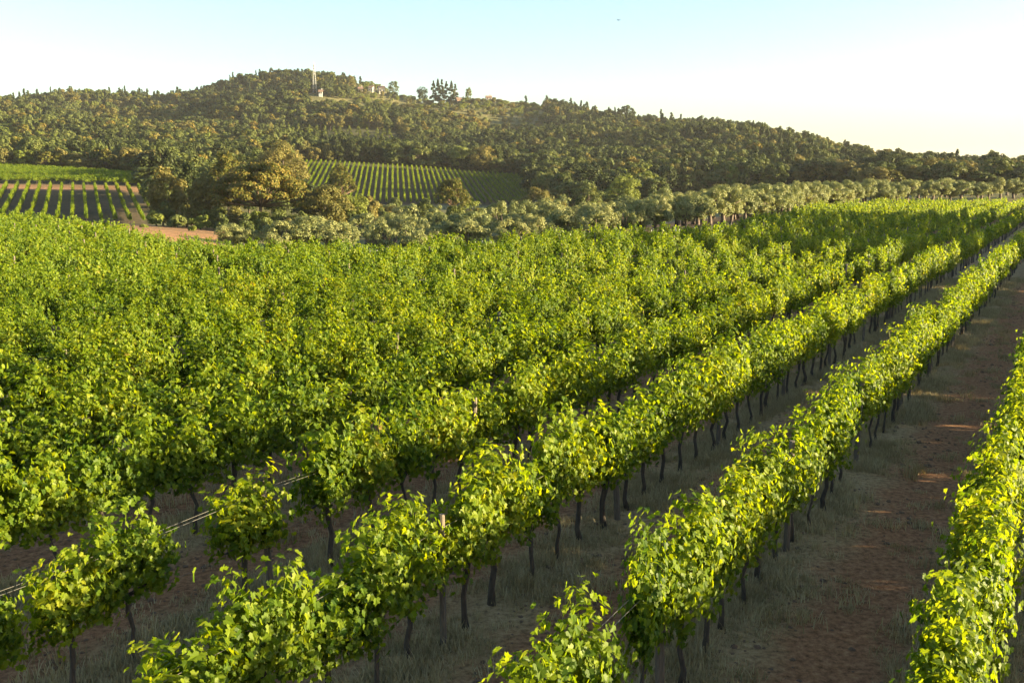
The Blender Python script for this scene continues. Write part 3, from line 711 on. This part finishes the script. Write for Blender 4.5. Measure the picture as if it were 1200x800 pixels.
while y < 1130:
    gap = 5.6 if y < 600 else 6.6
    x = -0.62 * y
    while x < .62 * y:
        Xs.append(x + rng.uniform(-2.6, 2.6)); Ys.append(y + rng.uniform(-2.6, 2.6)); x += gap
    y += gap * .95
X, Y = np.array(Xs), np.array(Ys); px = 600 + 1183 * X / Y
k = rng.random(len(X)) < wood(px, Y)
ridge = np.interp(px, [-200, 0, 350, 470, 600, 700, 850, 950, 1050, 1200, 1400], [960, 960, 1010, 990, 970, 860, 750, 640, 540, 450, 450]) + 45
k &= Y < ridge; X, Y, px = X[k], Y[k], px[k]
Z = ground(X, Y)
nz = np.sin(X / 23 + 2 * np.sin(Y / 37)) + np.sin(Y / 19 + X / 41) + rng.normal(0, .9, len(X))      # stands of like trees
idx = np.where(nz > 1.3, rng.choice([2, 3, 6, 2], len(X)), np.where(nz < -.9, rng.choice([4, 5, 4, 0, 0], len(X)), rng.choice([0, 1, 0, 2, 3, 7, 1, 6], len(X))))
dk = (px > 640) & (rng.random(len(X)) < .4); idx = np.where(dk, rng.choice([4, 5, 1, 0, 2], len(X)), idx)
dk = (px > 360) & (px < 640) & (Y < 640) & (rng.random(len(X)) < .55); idx = np.where(dk, rng.choice([4, 5, 0], len(X)), idx)
cy = rng.random(len(X)) < .012; cy |= (Y > ridge[k] - 120) & (rng.random(len(X)) < .16) & (px < 1000); idx = np.where(cy, 8, idx)
op = (px > 415) & (px < 640) & (Y > 800); idx = np.where(op, rng.choice([10, 10, 10, 3, 6], len(X)), idx)
opz = np.where(op, .62, 1.0)
print('wood', len(X))
scatter('woodland', np.stack([X, Y, Z - .3], 1), rng.uniform(0, 6.28, len(X)), np.stack([rng.uniform(.6, 1.4, len(X)) * (.5 + .5 * opz)] * 2 + [rng.uniform(.5, 1.15, len(X)) * np.where(px > 980, .85, 1) * opz], 1), idx, WT,
        'mixed wood of oaks and pines covering the hill', 'woodland')

# tall trees added out of frame on the right to shade the far rows
for i in range(11):
    X_, Y_ = 80 + (i % 3) * 5 + rng.uniform(-2, 2), 60 + i * 5.6
    c, t = make_tree('round', 900 + i, 6000, .42, 13.0 + (i % 2) * 2, 9); e = empty('broadleaf_tree', (X_, Y_, float(ground(X_, Y_))))
    part('crown', c.mesh('crown', [FOL['oak']]), e); part('trunk', t.mesh('trunk', [M_trunk], True), e)
    tag(e, 'tall leafy oak added out of frame to shade the vineyard, %s from the near end' % nth(i + 1), 'tree', 'tall oaks added out of frame to shade the vineyard')

# trees one can pick out along the ridge
def small_tree(kind, seed, n, size, fol, h, w_):
    c, t = make_tree(kind, seed, n, size, h, w_); return c.mesh('crown', [FOL[fol]]), t.mesh('trunk', [M_trunk], True)
CYP = [small_tree('column', 700 + i, 700, .75, 'cypress', 13, 3.4) for i in range(3)]
CON = [small_tree('conifer', 710 + i, 4200, .9, 'cypress', 20, 8) for i in range(3)]
sk = [(40, 940, 103), (60, 945, 105), (95, 940, 104), (120, 930, 106), (168, 945, 102), (178, 950, 101), (206, 940, 103), (213, 945, 99), (241, 950, 98), (270, 960, 91), (282, 975, 88), (300, 985, 84),
      (330, 1000, 79), (345, 1000, 80), (362, 1005, 79), (392, 1000, 82), (405, 1000, 82), (418, 1000, 86), (425, 990, 88), (616, 935, 109), (640, 920, 109), (668, 900, 112), (680, 890, 115), (773, 780, 125), (785, 770, 129), (796, 765, 131),
      (818, 745, 137), (852, 720, 139), (912, 670, 149), (921, 665, 150), (958, 640, 156), (968, 630, 158), (992, 600, 163)]
for i, (px, Y_, tp) in enumerate(sk):
    X_ = xpix(Y_, px); z = float(ground(X_, Y_)); h = max(8, zpix(Y_, tp + 3) - z)
    e = empty('cypress_tree', (X_, Y_, z), rng.uniform(0, 6), (rng.uniform(.9, 1.5),) * 2 + (h / 13,)); c, t = CYP[i % 3]; part('crown', c, e); part('trunk', t, e)
    tag(e, 'slim dark cypress rising from the wooded skyline, %s from the left' % nth(i + 1), 'cypress tree', 'cypresses along the skyline')
for i, (px, tp) in enumerate([(509, 94), (514, 92), (519, 92), (524, 94), (530, 95), (534, 97)]):
    Y_ = 960; X_ = xpix(Y_, px); z = float(ground(X_, Y_)); h = zpix(Y_, tp) - z
    e = empty('conifer_tree', (X_, Y_ + (i % 2) * 5, z), i, (.95, .95, h / 20)); c, t = CON[i % 3]; part('crown', c, e); part('trunk', t, e)
    tag(e, 'tall dark conifer in the clump beside the hilltop brick house, %s from the left' % nth(i + 1), 'conifer tree', 'dark conifers by the hilltop house')
T('broadleaf_tree', 'round tree beside the pale hilltop farmhouses', 'tree', None, 463, 960, 94, 13, 'round', 'oak', 1400, .8, 31)
T('broadleaf_tree', 'low dark tree between the farmhouses and the conifer clump', 'tree', None, 496, 960, 101, 14, 'round', 'dark', 1400, .8, 32)
T('broadleaf_tree', 'small round tree at the far end of the brick house', 'tree', None, 550, 955, 101, 8, 'round', 'oak', 900, .8, 33)

POP = [small_tree('conifer', 730 + i, 900, .6, 'light', 9, 4) for i in range(3)]
pl_ = [(326 + i * 9.6, 612, 150 + i * .5) for i in range(15)] + [(333 + i * 9.8, 640, 144 + i * .5) for i in range(14)]
for i, (px, Y_, tp) in enumerate(sorted(pl_)):
    px += rng.normal(0, 1.2); X_ = xpix(Y_, px); z = float(ground(X_, Y_)); h = min(11, max(6, zpix(Y_, tp) - z))
    e = empty('young_poplar', (X_, Y_, z), rng.uniform(0, 6), (rng.uniform(.9, 1.2),) * 2 + (h / 9,)); c, t = POP[i % 3]; part('crown', c, e); part('trunk', t, e)
    tag(e, 'pale green planted sapling on the slope above the striped vineyard, %s from the left' % nth(i + 1), 'young tree', 'planted saplings on the slope')

# ------------------------------------------------------------------ hilltop houses
def house(px, Y_, wpx, hh, label, wallm, rz=0, storeys=1, lift=0.0):
    X_ = xpix(Y_, px); z = float(ground(X_, Y_)) + lift; W_ = wpx / 1183 * Y_; D = 8.0
    e = empty('farmhouse', (X_, Y_, z), rz); tag(e, label, 'house', 'hilltop houses')
    mb = MB(); mb.box((0, 0, hh / 2 - 1.5), (W_, D, hh + 3)); 
    mb.add([(-W_/2, -D/2, hh), (-W_/2, D/2, hh), (-W_/2, 0, hh + 1.6), (W_/2, -D/2, hh), (W_/2, D/2, hh), (W_/2, 0, hh + 1.6)], [[0, 2, 1], [3, 4, 5]])
    part('wall', mb.mesh('wall', [wallm]), e)
    rf = MB(); o = .5
    for s in (-1, 1):
        rf.add([(-W_/2-o, s*(D/2+o), hh-.25), (W_/2+o, s*(D/2+o), hh-.25), (W_/2+o, 0, hh+1.72), (-W_/2-o, 0, hh+1.72), (-W_/2-o, s*(D/2+o), hh-.05), (W_/2+o, s*(D/2+o), hh-.05), (W_/2+o, 0, hh+1.95), (-W_/2-o, 0, hh+1.95)],
               [[0,1,2,3],[4,5,6,7],[0,1,5,4],[1,2,6,5],[3,0,4,7]])
    ro = part('roof', rf.mesh('roof', [M_roof]), e)
    ch = MB(); ch.box((W_ * .25, .8, hh + 2.1), (.8, .8, 1.6)); ch.box((W_ * .25, .8, hh + 2.96), (1.0, 1.0, .12)); part('chimney', ch.mesh('chimney', [wallm]), ro)
    nw = max(2, int(W_ / 3.2))
    for st_ in range(storeys):
        for i in range(nw):
            wn = MB(); x = -W_/2 + (i + .5) * W_ / nw; wn.box((x, -D/2 - .003, 1.7 + st_ * 2.9), (1.0, .12, 1.35)); fo = part('window', wn.mesh('window', [M_white]), e)
            pn = MB(); pn.box((x, -D/2 - .07, 1.7 + st_ * 2.9), (.8, .03, 1.15)); part('pane', pn.mesh('pane', [M_pane]), fo)
house(541, 955, 11, 4.2, 'warm brick house on the crest beside the dark conifers', M_brick, .25, 1, -.6)
house(449, 965, 7, 4.6, 'pale farmhouse on the crest beside the round tree', M_plaster, .3, 1, 0)
house(438, 960, 5, 4.0, 'small pale farmhouse left of the larger hilltop farmhouse', M_plaster, -.2, 1, 0)
house(425, 950, 5, 3.2, 'low pale outbuilding, leftmost of the hilltop farmhouses', M_plaster, .1, 1, .3)
house(379, 850, 4, 2.6, 'tiny white cabin at the foot of the lattice mast', M_white, .1, 1, .5)
house(573, 950, 6, 2.6, 'low pale shed on the crest right of the brick house', M_plaster, .1, 1, 1.0)

# lattice mast
def mast(px, Y_, top, base):
    X_ = xpix(Y_, px); z0 = float(ground(X_, Y_)); h = zpix(Y_, top) - z0
    e = empty('radio_mast', (X_, Y_, z0)); tag(e, 'tall pale lattice mast rising above the hilltop wood', 'mast')
    nb = 14; wid = lambda t: 1.5 * (1 - t) + .55 * t
    for sx in (-1, 1):
        for sy in (-1, 1):
            m = MB(); m.tube([(sx * wid(0), sy * wid(0), -1), (sx * wid(1), sy * wid(1), h * .92)], [.10, .07], 5); part('leg', m.mesh('leg', [M_white]), e)
    m = MB()
    for i in range(nb):
        t0, t1 = i / nb, (i + 1) / nb; z_0, z_1 = t0 * h * .92, t1 * h * .92; w0, w1 = wid(t0), wid(t1)
        cs0 = [(-w0, -w0), (w0, -w0), (w0, w0), (-w0, w0)]; cs1 = [(-w1, -w1), (w1, -w1), (w1, w1), (-w1, w1)]
        for j in range(4):
            a, b = cs0[j], cs1[(j + 1) % 4]; m.tube([(a[0], a[1], z_0), (b[0], b[1], z_1)], [.045, .045], 4)
            a, b = cs1[j], cs1[(j + 1) % 4]; m.tube([(a[0], a[1], z_1), (b[0], b[1], z_1)], [.045, .045], 4)
    part('bracing', m.mesh('bracing', [M_white]), e)
    m = MB(); m.tube([(0, 0, h * .90), (0, 0, h)], [.18, .1], 6); part('antenna', m.mesh('antenna', [M_red]), e)
    for k_, zf in enumerate((.62, .78, .87)):
        m = MB(); m.tube([(0, -1.35, h * zf), (0, -1.75, h * zf)], [.75, .75], 12); part('dish', m.mesh('dish', [M_white]), e)
mast(372, 870, 73, 110)

# bird
def bird():
    Y_ = 95.0; py = 24; px = 725; v = 400 - py
    X_ = Y_ * (px - 600) / (F * CP + v * SP); Z_ = zpix(Y_, py)
    e = empty('flying_bird', (X_, Y_, Z_), .6); tag(e, 'tiny dark bird flying alone high in the pale sky', 'bird')
    m = MB(); Pq = [(0, -.16, 0), (0, -.12, .01), (0, -.05, .015), (0, .04, .01), (0, .11, .015), (0, .145, .02), (0, .165, .02)]; Rr = [.004, .016, .03, .032, .02, .017, .004]
    m.tube(Pq, Rr, 10)
    m.add([(-.02, -.14, 0), (.02, -.14, 0), (.035, -.25, 0), (-.035, -.25, 0), (-.02, -.14, .006), (.02, -.14, .006), (.035, -.25, .006), (-.035, -.25, .006)], [[0,3,2,1],[4,5,6,7],[0,1,5,4],[1,2,6,5],[2,3,7,6],[3,0,4,7]])
    for s in (-1, 1):
        V = [(s*.02, .06, .02), (s*.17, .08, .08), (s*.34, .0, .05), (s*.16, -.02, .075), (s*.02, -.05, .015)]
        V2 = [(a, b, c - .006) for a, b, c in V]
        m.add(V + V2, [[0,1,2,3,4], [9,8,7,6,5]] + [[i, (i+1) % 5, (i+1) % 5 + 5, i + 5] for i in range(5)])
    part('body', m.mesh('body', [FOL['cypress'] if False else M_bark]), e)
bird()

# thin evening haze
def haze():
    m = MB(); m.box((0, 2650, 58), (26000, 5800, 150))
    me = m.mesh('haze', [])
    hm = bpy.data.materials.new('haze_air'); hm.use_nodes = True; nt = hm.node_tree
    for n in list(nt.nodes): nt.nodes.remove(n)
    out = nt.nodes.new('ShaderNodeOutputMaterial'); v = nt.nodes.new('ShaderNodeVolumePrincipled')
    v.inputs['Color'].default_value = (.92, .93, .95, 1); v.inputs['Density'].default_value = 0.00006; v.inputs['Anisotropy'].default_value = 0.2
    nt.links.new(v.outputs[0], out.inputs['Volume']); me.materials.append(hm)
    tag(link(bpy.data.objects.new('haze', me)), kind='stuff')
haze()
